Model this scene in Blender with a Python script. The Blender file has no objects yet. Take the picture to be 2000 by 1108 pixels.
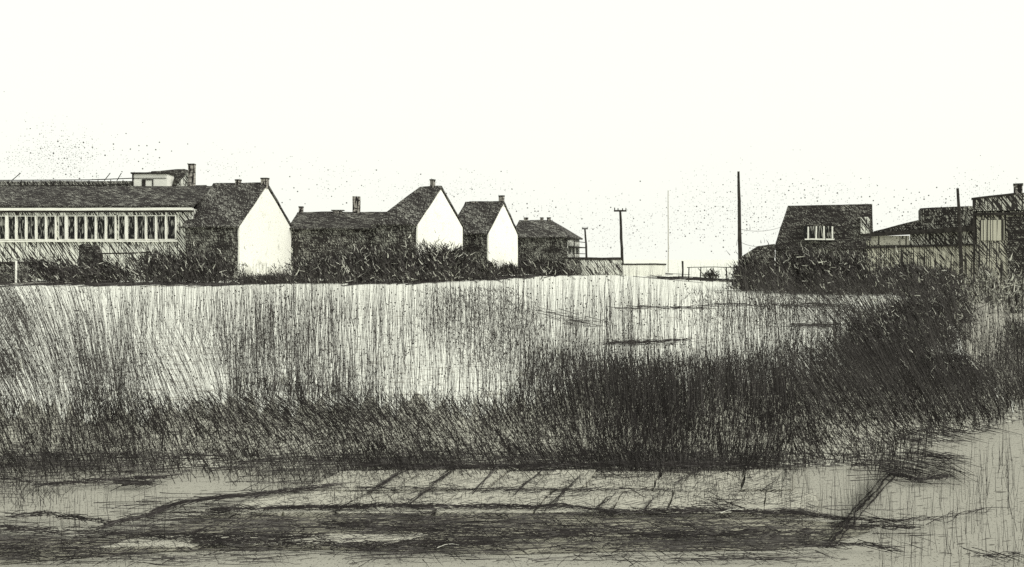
import bpy, bmesh, math, random
import numpy as np
from mathutils import Vector, noise as mnoise

random.seed(7); R = np.random.default_rng(11)
S = bpy.context.scene
COL = S.collection
F, HY, CAMH = 1921.0, 507.0, 1.6           # focal length and horizon in photo pixels, eye height

def G(px, py):                             # ground point seen at a photo pixel
    Y = CAMH*F/(py-HY); return ((px-1000)/F*Y, Y)
def PX(px, Y): return (px-1000)/F*Y
def PZ(py, Y): return CAMH-(py-HY)/F*Y

# ------------------------------------------------------------------ materials
def new_mat(name, rough=0.9):
    m = bpy.data.materials.new(name); m.use_nodes = True
    nt = m.node_tree; b = nt.nodes['Principled BSDF']
    b.inputs['Roughness'].default_value = rough
    b.inputs['Specular IOR Level'].default_value = 0.08
    return m, nt, b
def N(nt, t, **kw):
    n = nt.nodes.new(t)
    for k, v in kw.items(): setattr(n, k, v)
    return n
def math_(nt, op, a, b=None, c=None):
    n = N(nt, 'ShaderNodeMath', operation=op)
    for i, v in enumerate((a, b, c)):
        if v is None: continue
        if isinstance(v, (int, float)): n.inputs[i].default_value = v
        else: nt.links.new(v, n.inputs[i])
    return n.outputs[0]
def ramp(nt, v, lo, hi, smooth=True):
    n = N(nt, 'ShaderNodeMapRange'); n.interpolation_type = 'SMOOTHSTEP' if smooth else 'LINEAR'
    nt.links.new(v, n.inputs[0]); n.inputs[1].default_value = lo; n.inputs[2].default_value = hi
    return n.outputs[0]
def noise2(nt, vec, scale, detail=1.0, dist=0.0, rough=0.5, dims='2D'):
    n = N(nt, 'ShaderNodeTexNoise', noise_dimensions=dims); nt.links.new(vec, n.inputs['Vector'])
    n.inputs['Scale'].default_value = scale; n.inputs['Detail'].default_value = detail
    n.inputs['Distortion'].default_value = dist; n.inputs['Roughness'].default_value = rough
    return n.outputs['Fac']
def uv_wall(nt, ground=False):
    tc = N(nt, 'ShaderNodeTexCoord'); sp = N(nt, 'ShaderNodeSeparateXYZ'); nt.links.new(tc.outputs['Object'], sp.inputs[0])
    cb = N(nt, 'ShaderNodeCombineXYZ')
    if ground:
        nt.links.new(sp.outputs[0], cb.inputs[0]); nt.links.new(math_(nt, 'ADD', sp.outputs[1], math_(nt, 'MULTIPLY', sp.outputs[2], 1.7)), cb.inputs[1])
    else:
        u = math_(nt, 'ADD', sp.outputs[0], sp.outputs[1])
        nt.links.new(u, cb.inputs[0]); nt.links.new(sp.outputs[2], cb.inputs[1])
    return cb.outputs[0]
def hatched(name, dark, light, layers, patch=0.0, ground=False, patch_scale=0.5):
    """scratched, lined surface: each layer (angle, period m, length m, threshold) rules strokes of dark over light"""
    m, nt, b = new_mat(name)
    uv = uv_wall(nt, ground); lit = None
    pn = noise2(nt, uv, patch_scale, 3.0)
    pn = math_(nt, 'MULTIPLY', math_(nt, 'SUBTRACT', pn, 0.5), patch)
    for i, (ang, per, ln, thr) in enumerate(layers):
        r = N(nt, 'ShaderNodeVectorRotate', rotation_type='Z_AXIS'); nt.links.new(uv, r.inputs['Vector'])
        r.inputs['Angle'].default_value = math.radians(ang)
        r.inputs['Center'].default_value = (3.1*i, 7.7*i, 0)
        mp = N(nt, 'ShaderNodeMapping'); nt.links.new(r.outputs[0], mp.inputs['Vector'])
        mp.inputs['Scale'].default_value = (1/per, 1/ln, 1); mp.inputs['Location'].default_value = (i*13.7, i*5.1, 0)
        f = noise2(nt, mp.outputs[0], 1.0, 1.0, 0.25)
        f = math_(nt, 'ADD', f, pn)
        l = ramp(nt, f, thr-0.035, thr+0.035)            # 1 = bare, 0 = stroke
        lit = l if lit is None else math_(nt, 'MULTIPLY', lit, l)
    mx = N(nt, 'ShaderNodeMix', data_type='RGBA'); nt.links.new(lit, mx.inputs[0])
    mx.inputs[6].default_value = (*dark, 1); mx.inputs[7].default_value = (*light, 1)
    nt.links.new(mx.outputs[2], b.inputs['Base Color'])
    return m
def plain(name, col, var=0.15, scale=6.0):
    m, nt, b = new_mat(name)
    tc = N(nt, 'ShaderNodeTexCoord')
    f = noise2(nt, tc.outputs['Object'], scale, 4.0, 0.3, dims='3D')
    mx = N(nt, 'ShaderNodeMix', data_type='RGBA'); nt.links.new(ramp(nt, f, .3, .7), mx.inputs[0])
    mx.inputs[6].default_value = (*[c*(1-var) for c in col], 1); mx.inputs[7].default_value = (*[min(.95, c*(1+var)) for c in col], 1)
    nt.links.new(mx.outputs[2], b.inputs['Base Color'])
    return m

INK = (.030, .027, .026); PAPER = (.80, .81, .74); GREY = (.20, .195, .17)
M = {}
M['ink'] = plain('dark_stalk', INK, .3, 3)
M['ink_soft'] = plain('grey_stalk', (.085, .08, .075), .3, 3)
M['pale'] = plain('pale_straw', (.62, .62, .54), .15, 3)
M['roof'] = hatched('scratched_dark_roof', INK, (.36, .36, .32), [(-40, .055, .5, .51), (30, .05, .45, .49), (88, .06, .6, .46)], .16)
M['roof_deep'] = hatched('scratched_black_roof', INK, (.32, .32, .28), [(-40, .055, .5, .52), (86, .05, 1.0, .51), (30, .05, .4, .46)], .14)
M['wall'] = hatched('scratched_dark_wall', INK, (.42, .42, .37), [(-35, .055, .5, .505), (2, .055, .7, .48), (88, .06, .6, .455)], .26)
M['wall_mid'] = hatched('lined_grey_wall', (.04, .037, .035), (.62, .62, .55), [(-35, .06, 1.1, .52), (2, .06, .8, .46)], .12)
M['wall_pale'] = hatched('lined_pale_wall', (.045, .042, .04), (.80, .81, .73), [(-36, .075, 1.6, .49), (0, .09, 1.2, .39)], .14)
M['boards'] = hatched('board_wall', (.045, .042, .04), (.60, .59, .49), [(1, .06, 2.2, .46), (-38, .05, .8, .47)], .1)
M['chim'] = hatched('brick_chimney', INK, (.4, .38, .34), [(2, .12, .9, .47), (88, .12, .7, .42)], .1)
M['plaster'] = hatched('white_plaster', (.42, .42, .37), (.88, .88, .81), [(-10, .07, .09, .25), (40, .3, .25, .20)], .2)
M['white'] = plain('white_trim', (.84, .84, .77), .06, 2)
M['pane'] = hatched('dark_glass', (.02, .02, .02), (.32, .32, .29), [(0, .09, .6, .60)], .1)
M['wood'] = plain('dark_timber', (.04, .037, .034), .35, 5)
M['wood_pale'] = plain('weathered_timber', (.42, .41, .36), .2, 5)

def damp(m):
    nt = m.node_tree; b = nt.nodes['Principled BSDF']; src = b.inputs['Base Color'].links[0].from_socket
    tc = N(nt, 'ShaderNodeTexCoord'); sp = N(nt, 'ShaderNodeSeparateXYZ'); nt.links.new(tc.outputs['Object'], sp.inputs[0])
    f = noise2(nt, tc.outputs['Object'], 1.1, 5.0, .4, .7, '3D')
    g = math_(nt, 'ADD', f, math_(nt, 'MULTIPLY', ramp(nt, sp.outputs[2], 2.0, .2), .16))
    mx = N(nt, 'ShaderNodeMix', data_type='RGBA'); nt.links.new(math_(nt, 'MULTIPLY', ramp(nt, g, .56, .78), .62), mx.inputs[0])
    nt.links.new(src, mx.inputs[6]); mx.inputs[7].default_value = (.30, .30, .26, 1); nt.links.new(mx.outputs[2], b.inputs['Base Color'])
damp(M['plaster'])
# ------------------------------------------------------------------ object helpers
def link(name, me, mats, parent=None):
    o = bpy.data.objects.new(name, me); COL.objects.link(o)
    for m in (mats if isinstance(mats, (list, tuple)) else [mats]): me.materials.append(m)
    if parent: o.parent = parent
    return o
def tag(o, label, cat, group=None, kind=None):
    o['label'] = label
    if cat: o['category'] = cat
    if group: o['group'] = group
    if kind: o['kind'] = kind
    return o
def thing(name, label, cat, loc, rz=0, group=None):
    o = bpy.data.objects.new(name, None); COL.objects.link(o); o.location = loc; o.rotation_euler = (0, 0, rz)
    o.empty_display_size = .3
    return tag(o, label, cat, group)
def wobble(bm, amp, step=.9, seed=0.0):
    if amp <= 0: return
    for _ in range(4):
        es = [e for e in bm.edges if e.calc_length() > step]
        if not es: break
        bmesh.ops.subdivide_edges(bm, edges=es, cuts=1, use_grid_fill=True)
    for v in bm.verts:
        p = v.co
        q = Vector((p.x*.8+seed, p.y*.8, p.z*.8)); q2 = Vector((p.x*2.6, p.y*2.6+seed, p.z*2.6))
        d = mnoise.noise_vector(q)*amp + mnoise.noise_vector(q2)*amp*.5
        v.co += Vector((d.x, d.y*.3, d.z))
class MB:
    def __init__(s): s.bm = bmesh.new()
    def box(s, x0, x1, y0, y1, z0, z1):
        return s.prism([(x0, y0, z0), (x1, y0, z0), (x1, y1, z0), (x0, y1, z0)], (0, 0, z1-z0))
    def prism(s, pts, ext):
        e = Vector(ext); a = [s.bm.verts.new(p) for p in pts]; b = [s.bm.verts.new(Vector(p)+e) for p in pts]
        n = len(pts); s.bm.faces.new(a[::-1]); s.bm.faces.new(b)
        for i in range(n): s.bm.faces.new((a[i], a[(i+1) % n], b[(i+1) % n], b[i]))
        return s
    def tube(s, pts, rad, n=6):
        rings = []
        for i, p in enumerate(pts):
            p = Vector(p); d = (Vector(pts[min(i+1, len(pts)-1)])-Vector(pts[max(i-1, 0)])).normalized()
            u = d.cross(Vector((0, 1, .13))).normalized(); w = d.cross(u)
            r = rad[i] if isinstance(rad, (list, tuple)) else rad
            rings.append([s.bm.verts.new(p+u*r*math.cos(2*math.pi*k/n)+w*r*math.sin(2*math.pi*k/n)) for k in range(n)])
        for a, b in zip(rings, rings[1:]):
            for k in range(n): s.bm.faces.new((a[k], a[(k+1) % n], b[(k+1) % n], b[k]))
        s.bm.faces.new(rings[0][::-1]); s.bm.faces.new(rings[-1]); return s
    def build(s, name, mats, parent=None, wob=0.0, seed=0.0, step=.9):
        wobble(s.bm, wob, step, seed)
        bmesh.ops.recalc_face_normals(s.bm, faces=s.bm.faces[:])
        me = bpy.data.meshes.new(name); s.bm.to_mesh(me); s.bm.free()
        return link(name, me, mats, parent)

# ------------------------------------------------------------------ world, sun, camera
SUN_EL, SUN_AZ = math.radians(38), math.radians(112)       # azimuth clockwise from +Y: the light falls from the right
w = bpy.data.worlds.new("World"); S.world = w; w.use_nodes = True
nt = w.node_tree; bg = nt.nodes['Background']
sky = N(nt, 'ShaderNodeTexSky', sky_type='NISHITA'); sky.sun_disc = False
sky.sun_elevation = SUN_EL; sky.sun_rotation = SUN_AZ; sky.air_density = 1.0; sky.dust_density = 6.0
hs = N(nt, 'ShaderNodeHueSaturation'); hs.inputs['Saturation'].default_value = .12; hs.inputs['Value'].default_value = 1.0
nt.links.new(sky.outputs[0], hs.inputs['Color'])
tc = N(nt, 'ShaderNodeTexCoord'); sp = N(nt, 'ShaderNodeSeparateXYZ'); nt.links.new(tc.outputs['Generated'], sp.inputs[0])
az = math_(nt, 'ARCTAN2', sp.outputs[0], sp.outputs[1])
cb = N(nt, 'ShaderNodeCombineXYZ'); nt.links.new(az, cb.inputs[0]); nt.links.new(sp.outputs[2], cb.inputs[1])
clus = None                                # thin soot-like flocks hang low over the roofs
for px_, py_, wx_, wy_, am in ((30, 310, 40, 40, 1.7), (110, 312, 60, 55, 1.8), (290, 305, 60, 35, .7), (420, 335, 90, 35, .8), (600, 365, 90, 45, .9), (790, 375, 80, 30, .8), (900, 375, 90, 30, .7), (1070, 410, 80, 28, 1), (1250, 440, 130, 60, .9), (1420, 430, 130, 70, .8), (1600, 385, 160, 40, .7), (1800, 405, 110, 40, .9), (1900, 370, 60, 40, .5)):
    a_ = math.atan((px_-1000)/F); r_ = math.hypot(F, px_-1000)
    u_ = math_(nt, 'DIVIDE', math_(nt, 'SUBTRACT', az, a_), wx_/r_); v_ = math_(nt, 'DIVIDE', math_(nt, 'SUBTRACT', sp.outputs[2], (HY-py_)/r_), wy_*.85/r_)
    g_ = math_(nt, 'MULTIPLY', math_(nt, 'POWER', 2.718, math_(nt, 'MULTIPLY', math_(nt, 'ADD', math_(nt, 'MULTIPLY', u_, u_), math_(nt, 'MULTIPLY', v_, v_)), -1.0)), am)
    clus = g_ if clus is None else math_(nt, 'MAXIMUM', clus, g_)
def specks(scale, r0, thr, seed):
    mp = N(nt, 'ShaderNodeMapping'); mp.inputs['Location'].default_value = (seed, seed*1.7, 0); nt.links.new(cb.outputs[0], mp.inputs['Vector'])
    v = N(nt, 'ShaderNodeTexVoronoi', voronoi_dimensions='2D'); v.inputs['Scale'].default_value = scale
    nt.links.new(mp.outputs[0], v.inputs['Vector'])
    cs = N(nt, 'ShaderNodeSeparateColor'); nt.links.new(v.outputs['Color'], cs.inputs[0])
    dens = noise2(nt, mp.outputs[0], 7.0, 3.0)
    dens = math_(nt, 'MULTIPLY', ramp(nt, dens, .34, .62), clus)
    keep = math_(nt, 'LESS_THAN', cs.outputs[0], math_(nt, 'MULTIPLY', dens, thr))
    rad = math_(nt, 'MULTIPLY_ADD', cs.outputs[1], r0, r0*.4)
    dot = ramp(nt, math_(nt, 'SUBTRACT', rad, v.outputs['Distance']), 0.0, .07)
    return math_(nt, 'MULTIPLY', dot, keep)
d1 = specks(270, .17, .55, 3.3); d2 = specks(600, .24, .85, 9.1)
dots = math_(nt, 'MAXIMUM', d1, math_(nt, 'MULTIPLY', d2, .55))
ad = N(nt, 'ShaderNodeMix', data_type='RGBA', blend_type='ADD'); ad.inputs[0].default_value = 1
sc = N(nt, 'ShaderNodeVectorMath', operation='SCALE'); nt.links.new(hs.outputs[0], sc.inputs[0]); sc.inputs['Scale'].default_value = .2
nt.links.new(sc.outputs[0], ad.inputs[6]); ad.inputs[7].default_value = (9.75, 9.9, 9.0, 1)      # the even white cloud layer
mx = N(nt, 'ShaderNodeMix', data_type='RGBA'); nt.links.new(math_(nt, 'MULTIPLY', dots, .9), mx.inputs[0])
nt.links.new(ad.outputs[2], mx.inputs[6]); mx.inputs[7].default_value = (.6, .55, .5, 1)
nt.links.new(mx.outputs[2], bg.inputs['Color']); bg.inputs['Strength'].default_value = .1
sl = bpy.data.lights.new('sun', 'SUN'); sl.energy = 1.5; sl.angle = math.radians(10); sl.color = (1, .97, .9)
so = bpy.data.objects.new('sun', sl); COL.objects.link(so)
sd = Vector((math.sin(SUN_AZ)*math.cos(SUN_EL), math.cos(SUN_AZ)*math.cos(SUN_EL), math.sin(SUN_EL)))
so.rotation_euler = (-sd).to_track_quat('-Z', 'Y').to_euler(); so.location = sd*60
cam = bpy.data.cameras.new('camera'); co = bpy.data.objects.new('camera', cam); COL.objects.link(co)
co.location = (0, 0, CAMH); co.rotation_euler = (math.radians(90), 0, 0)
cam.sensor_width = 36; cam.lens = F/2000*36; cam.shift_y = -(554-HY)/2000; cam.clip_end = 6000; cam.clip_start = .05
S.camera = co
S.view_settings.view_transform = 'Standard'; S.view_settings.look = 'None'; S.view_settings.exposure = 0; S.view_settings.gamma = 1
S.cycles.max_bounces = 5; S.cycles.use_denoising = False

# ------------------------------------------------------------------ ground
def sheet(name, pts, z, mat, cuts=0):
    bm = bmesh.new(); bm.faces.new([bm.verts.new((x, y, z)) for x, y in pts])
    bmesh.ops.recalc_face_normals(bm, faces=bm.faces[:])
    for f in bm.faces:
        if f.normal.z < 0: f.normal_flip()
    me = bpy.data.meshes.new(name); bm.to_mesh(me); bm.free()
    o = link(name, me, mat); o['kind'] = 'structure'; return o
M['field'] = hatched('pale_field_soil', (.42, .41, .36), (.78, .79, .72), [(85, .12, .5, .33), (10, .08, .1, .33)], .10, True, .25)
M['sand'] = hatched('beige_trodden_sand', (.11, .105, .09), (.325, .318, .272), [(70, .035, .12, .28), (0, .012, .02, .31)], .10, True, .8)
M['lane'] = hatched('pale_lane_sand', (.2, .19, .165), (.46, .452, .39), [(70, .05, .15, .28), (0, .03, .05, .31)], .10, True, .6)
M['gutter'] = hatched('dark_wet_earth', (.075, .07, .062), (.32, .31, .25), [(86, .016, .30, .45), (48, .012, .12, .41)], .34, True, 1.2)
M['slab'] = hatched('worn_paving_slab', (.07, .067, .06), (.43, .42, .355), [(50, .011, .16, .39), (-40, .013, .16, .34), (0, .008, .010, .34)], .12, True, 2.0)
sheet('field', [(-3000, -30), (3000, -30), (3000, 4500), (-3000, 4500)], 0, M['field'])
fr = [(-40, -12), (40, -12)]
edge = [G(2600, 792), G(2000, 800), G(1930, 822), G(1850, 848), G(1760, 880), G(1650, 895), G(1400, 905), G(1000, 905), G(700, 905), G(560, 905), G(380, 905), G(200, 890), G(0, 885), G(-600, 880)]
sheet('sandy_ground', fr+edge, .004, M['sand'])
ln = [G(2600, 791.5), G(2600, 560), (60, 70), (24, 58), G(1880, 575), G(1866, 620), G(1880, 680), G(1930, 740), G(1990, 790)]
sheet('lane', ln, .004, M['lane'])
M['verge'] = hatched('brown_verge_soil', (.09, .085, .075), (.46, .455, .39), [(80, .03, .2, .42), (8, .03, .15, .40)], .25, True, .9)
vg = [G(-700, 800), G(0, 800), G(200, 806), G(330, 800), G(520, 790), G(700, 800), G(880, 788), G(1010, 800), G(1090, 760), G(1180, 738), G(1350, 742), G(1530, 735), G(1600, 715), G(1680, 700), G(1800, 705), G(1880, 745), G(1960, 778), G(1990, 790)]
vj = []
for (xa, ya), (xb, yb) in zip(vg, vg[1:]):
    for t_ in np.linspace(0, 1, 14)[:-1]:
        d_ = 1+random.uniform(-.10, .10); vj.append(((xa+(xb-xa)*t_)*d_, (ya+(yb-ya)*t_)*d_))
sheet('verge_soil', vj+vg[-1:]+[G(2060, 806), G(1930, 836), G(1850, 862), G(1760, 892), G(1650, 912), G(1400, 918), G(700, 916), G(380, 916), G(200, 902), G(0, 898), G(-700, 892)], .006, M['verge'])
def band(name, top, bot, z, mat): sheet(name, [G(*p) for p in top]+[G(*p) for p in bot[::-1]], z, mat)
band('gutter', [(-400, 1048), (0, 1052), (210, 1056), (330, 1030), (420, 1010), (640, 1004), (1000, 1008), (1200, 1012), (1500, 1014), (1640, 1024), (1700, 1030)],
     [(-400, 1108), (0, 1106), (210, 1088), (330, 1080), (420, 1078), (640, 1076), (1000, 1086), (1200, 1080), (1500, 1078), (1620, 1066), (1700, 1040)], .008, M['gutter'])
M['bed'] = plain('dark_bed_soil', (.05, .047, .042), .3, 9)
band('paving_bed', [(650, 928), (900, 926), (1460, 926)], [(560, 1010), (900, 1012), (1440, 1012)], .0065, M['bed'])
# paving slabs: two staggered rows, broken edges, real gaps
pm = MB()
def slab(q, z0=0.004, z1=.035):
    cx = sum(p[0] for p in q)/4; cy = sum(p[1] for p in q)/4; pts = []
    for i in range(4):
        a, b = q[i], q[(i+1) % 4]
        for t in (0.04, .25, .5, .75, .96):
            x, y = a[0]+(b[0]-a[0])*t, a[1]+(b[1]-a[1])*t
            j = .012; x += random.uniform(-j, j); y += random.uniform(-j, j)
            pts.append((cx+(x-cx)*.97, cy+(y-cy)*.962, z0))
    dz = random.uniform(-.006, .008); pm.prism(pts, (0, 0, z1-z0+dz))
for row, (ya, yb) in enumerate(((7.30, 6.66), (6.66, 6.08))):
    xs = -1.42+(row*-.18); k = 0
    while xs < 1.85:
        wd = random.choice((.31, .34, .48, .62))
        sh = .34
        q = [(xs+sh*(ya-6.7)*.8, ya), (xs+wd+sh*(ya-6.7)*.8, ya), (xs+wd+sh*(yb-6.7)*.8, yb), (xs+sh*(yb-6.7)*.8, yb)]
        slab(q); xs += wd; k += 1
# a few slabs breaking away down to the left
for (px, py, a, b) in ((560, 985, .42, .3), (470, 1002, .4, .3), (640, 965, .4, .35), (330, 1068, .5, .25), (500, 1062, .6, .22), (700, 1064, .6, .2)):
    x, y = G(px, py); slab([(x-a/2+.1, y+b/2), (x+a/2+.1, y+b/2), (x+a/2-.1, y-b/2), (x-a/2-.1, y-b/2)], .010, .028)
o = pm.build('pavement', M['slab']); o['kind'] = 'structure'

# ------------------------------------------------------------------ houses
def solid_roof(name, L, W, eave, ridge, mat, parent, hl=0, hr=0, over=.3, x0=None, vo=.12, t=.14, wob=.05, seed=0, ymid=None):
    ymid = W/2 if ymid is None else ymid
    s = (ridge-eave)/ymid; xl = -L-(vo if not hl else over); xr = vo if not hr else over
    zf = eave-s*over
    bm = bmesh.new(); V = lambda *p: bm.verts.new(p)
    fl, fr_, bl, br = V(xl, -over, zf), V(xr, -over, zf), V(xl, W+over, zf), V(xr, W+over, zf)
    rl, rr = V(-L+hl-(vo if not hl else 0), ymid, ridge), V(-hr+(vo if not hr else 0), ymid, ridge)
    bm.faces.new((fl, fr_, rr, rl)); bm.faces.new((br, bl, rl, rr))
    if hl: bm.faces.new((bl, fl, rl))
    if hr: bm.faces.new((fr_, br, rr))
    bmesh.ops.recalc_face_normals(bm, faces=bm.faces[:])
    bmesh.ops.solidify(bm, geom=bm.faces[:], thickness=-t)
    mb = MB(); mb.bm.free(); mb.bm = bm
    return mb.build(name, mat, parent, wob, seed)
def chimney(parent, x, y, z0, z1, wx, wy, mat=None, cap=True):
    c = MB().box(x-wx/2, x+wx/2, y-wy/2, y+wy/2, z0, z1).build('chimney', mat or M['chim'], parent, .03, x)
    if cap: MB().box(x-wx/2-.025, x+wx/2+.025, y-wy/2-.025, y+wy/2+.025, z1-.02, z1+.09).build('chimney_cap', M['roof_deep'], c, .02, x)
    return c
def place(px_c, Y, th):
    return (PX(px_c, Y), Y, 0), -math.radians(th)
def dims(px_c, Y, th, px_g, px_l):
    X0 = PX(px_c, Y); s, c = math.sin(math.radians(th)), math.cos(math.radians(th))
    k = (px_g-1000)/F; kl = (px_l-1000)/F
    return (X0-kl*Y)/(c+kl*s), (k*Y-X0)/(s-k*c)
def house(label, px_c, Y, th, px_g, px_l, eave, ridge, hl=0, hr=0, W=None, gable='plaster', wall='wall', roof='roof', seed=0):
    L, W_ = dims(px_c, Y, th, px_g, px_l); W = W or W_
    loc, rz = place(px_c, Y, th); t = thing('house', label, 'house', loc, rz)
    prof = [(-L, 0, -.2), (-L, W, -.2), (-L, W, eave-.1), (-L, W/2, ridge-.1), (-L, 0, eave-.1)]
    if hl or hr: mb = MB().box(-L, -.02, 0, W, -.2, eave-.1)
    else: mb = MB().prism(prof, (L-.02, 0, 0))
    if (hl or hr) and not hr: mb.prism([(-L+max(hl, .5), 0.01, eave-.2), (-L+max(hl, .5), W-.01, eave-.2), (-L+max(hl, .5), W/2, ridge-.15)], (L-.03-max(hl, .5), 0, 0))
    mb.build('wall', M[wall], t, .04, seed)
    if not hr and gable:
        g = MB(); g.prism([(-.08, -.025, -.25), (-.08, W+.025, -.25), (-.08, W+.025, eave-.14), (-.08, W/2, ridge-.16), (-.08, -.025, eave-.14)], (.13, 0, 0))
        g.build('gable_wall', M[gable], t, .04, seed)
    solid_roof('roof', L, W, eave, ridge, M[roof], t, hl, hr, seed=seed)
    return t, L, W
# 1 first white gable
h1, L1, W1 = house('dark house with tall plain white gable, beside the long window-band building', 467, 75, 16.3, 568, 362, 4.25, 7.62, seed=1)
chimney(h1, -2.55, W1/2, 7.2, 7.98, .34, .4); chimney(h1, -.12, W1/2, 7.3, 8.05, .5, .45)
MB().box(-2.9, -2.0, -.06, 0, 0, 2.1).build('door', M['pane'], h1)
MB().box(-4.2, -3.6, -.05, 0, .9, 2.2).build('window', M['pane'], h1)
# 2 long low dark house
X2r = -10.4; Y2 = 82.6; L2 = X2r-PX(566, Y2)
h2 = thing('house', 'long low dark house with a broad chimney, between the first two white gables', 'house', (X2r, Y2, 0), 0)
MB().prism([(-L2, 0, -.2), (-L2, 7, -.2), (-L2, 7, 4.1), (-L2, 3.5, 5.45), (-L2, 0, 4.1)], (L2-.02, 0, 0)).build('wall', M['wall'], h2, .04, 3)
solid_roof('roof', L2, 7, 4.2, 5.62, M['roof_deep'], h2, seed=3)
def px2(px): return PX(px, Y2+3.5)-X2r
chimney(h2, px2(588), 3.5, 5.3, 6.15, .35, .35); chimney(h2, px2(696), 3.5, 5.3, 7.1, .62, .5, cap=False)
fv = MB().box(px2(651), px2(668), 3.2, 3.8, 5.4, 5.85).build('roof_vent', M['chim'], h2, .02)
MB().box(px2(648), px2(672), 3.15, 3.85, 5.85, 5.93).build('vent_cap', M['roof_deep'], fv)
MB().box(px2(575)-.6, px2(604)-.6, -.06, 0, .3, 2.7).build('door', M['wall_pale'], h2)
MB().box(px2(606)-.6, px2(613)-.6, -.12, 0, .0, 3.0).build('door_post', M['wood'], h2, .02)
# 3 second white gable
h3, L3, W3 = house('dark house with hipped left roof end and white gable sunk in bushes', 815, 78, 23.3, 902, 735, 4.5, 7.55, hl=1.9, seed=5)
chimney(h3, -.75, W3/2, 7.1, 8.2, .32, .38)
# 4 third white gable
h4, L4, W4 = house('small dark house with narrow white gable, third gable from the long building', 953, 88, 22, 1010, 880, 4.05, 6.85, seed=8)
chimney(h4, -.15, W4/2, 6.5, 7.45, .42, .42); chimney(h4, L4*-.8, W4/2, 6.6, 7.05, .8, .4, cap=False)
# 5 hipped house with balcony side
h5, L5, W5 = house('far dark hipped house with pale balconied end wall beside the telegraph poles', 1108, 105, 13.5, 1132, 1000, 4.0, 5.85, hr=2.6, seed=11)
for x, wx in ((-4.5, .4), (-2.7, .3), (-1.9, .35)): chimney(h5, x-.9, W5/2, 5.5, 6.2, wx, .4)
MB().box(-.06, .03, .15, W5-.15, .2, 3.7).build('end_wall', M['wall_pale'], h5)
for z in (1.7, 3.0):
    b = MB().box(.03, .7, .3, W5-.3, z-.12, z).build('balcony', M['wood'], h5)
    MB().box(.62, .7, .3, W5-.3, z+.5, z+.58).build('railing', M['wood'], b)
for i in range(3):
    for z in (.5, 2.0):
        f = MB().box(.03, .06, .6+i*2.4, 1.8+i*2.4, z+.2, z+1.05).build('window', M['pane'], h5)
MB().box(.62, .72, .3, .42, 0, 3.9).build('corner_post', M['wood'], h5)

# 0 long building with the window band
Y0 = 76.6; X0 = PX(378, Y0); L0 = 36.0; th0 = 3.0
lb = thing('long_building', 'long two storey building with a band of dark windows under a white eave', 'building', (X0, Y0, 0), -math.radians(th0))
MB().box(-L0, -.05, 0, 10, -.2, 5.55).build('wall', M['wall_pale'], lb, .03, 2)
solid_roof('roof', L0, 10, 5.78, 7.55, M['roof_deep'], lb, seed=2, over=.35, wob=.05)
MB().box(-L0, .02, -.42, -.02, 5.42, 5.62).build('eave_board', M['white'], lb, .02, 2)
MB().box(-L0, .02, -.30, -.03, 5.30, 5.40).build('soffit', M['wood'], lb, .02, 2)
MB().box(-L0, -1.2, -.16, -.01, 2.98, 3.10).build('sill', M['white'], lb, .03, 2)
MB().box(-L0, -.9, -.10, -.02, 5.06, 5.28).build('lintel', M['wall_pale'], lb, .02, 2)
pitch = .80; xx = -1.45; k = 0
while xx > -19:
    gapw = .34 if k % 6 == 5 else .2
    wn = MB()
    x1, x0_ = xx, xx-(pitch-gapw)
    wn.box(x0_-.05, x0_, -.07, .0, 3.12, 5.04); wn.box(x1, x1+.05, -.07, 0, 3.12, 5.04); wn.box(x0_, x1, -.07, 0, 3.12, 3.2); wn.box(x0_, x1, -.07, 0, 4.98, 5.04)
    wo = wn.build('window', M['white'], lb, .01, k)
    MB().box(x0_, x1, -.045, .0, 3.2, 4.98).build('pane', M['pane'], wo)
    MB().box(x1+.06, x1+gapw-.06+.0, -.2, -.0, 3.11, 5.05).build('pilaster', M['white'], lb, .015, k)
    xx -= pitch-gapw+gapw; k += 1
# building behind with ridge glazing, white dormer and tall chimney
Yb = 94.0; XB = PX(372, Yb)
bb = thing('rear_building', 'rear building with white dormer and tall chimney rising above the long roof', 'building', (XB, Yb, 0), 0)
Lr = XB-PX(-40, Yb)
MB().box(-Lr, -.3, 1.2, 9, -.2, 8.2).build('wall', M['wall_mid'], bb)
solid_roof('roof', Lr-.2, 9, 7.2, 8.9, M['roof_deep'], bb, seed=6)
xd0, xd1 = PX(252, Yb)-XB, PX(320, Yb)-XB
xg1 = PX(362, Yb)-XB; xgr = PX(336, Yb)-XB
MB().prism([(xd0-.9, 1.6, 8.1), (xgr, 1.6, 8.1), (xgr, 3.6, 10.6), (xd0+.8, 3.6, 10.35)], (0, 2.0, 0)).build('gable_roof', M['roof_deep'], bb, .05, 4)
MB().prism([(PX(326, Yb)-XB, 1.4, 8.2), (xg1-.02, 1.4, 8.2), (xg1-.02, 1.4, 10.4)], (0, .12, 0)).build('gable_end', M['wall_pale'], bb, .03, 4)
dm = MB().box(xd0, xd1, .9, 2.8, 8.35, 9.85).build('dormer', M['white'], bb, .04, 4)
MB().box(xd0-.15, xd1+.15, .75, 2.9, 9.85, 10.0).build('dormer_roof', M['wood'], dm, .03, 4)
MB().box(xd0-.04, xd0+.1, .84, .9, 8.3, 9.85).build('dormer_post', M['wood'], dm)
f = MB().box(xd0+.9, xd0+1.25, .84, .9, 8.4, 9.35).box(xd0+1.25, xd0+2.0, .84, .9, 9.25, 9.35).box(xd0+1.9, xd0+2.0, .84, .9, 8.4, 9.25).box(xd0+.05, xd1-.1, .84, .9, 9.42, 9.47)
f.build('dormer_window_frame', M['wood'], dm)
chimney(bb, PX(364, Yb)-XB, 1.6, 6.5, 10.8, .58, .6, M['chim'], cap=True)
rl = MB()
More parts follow.
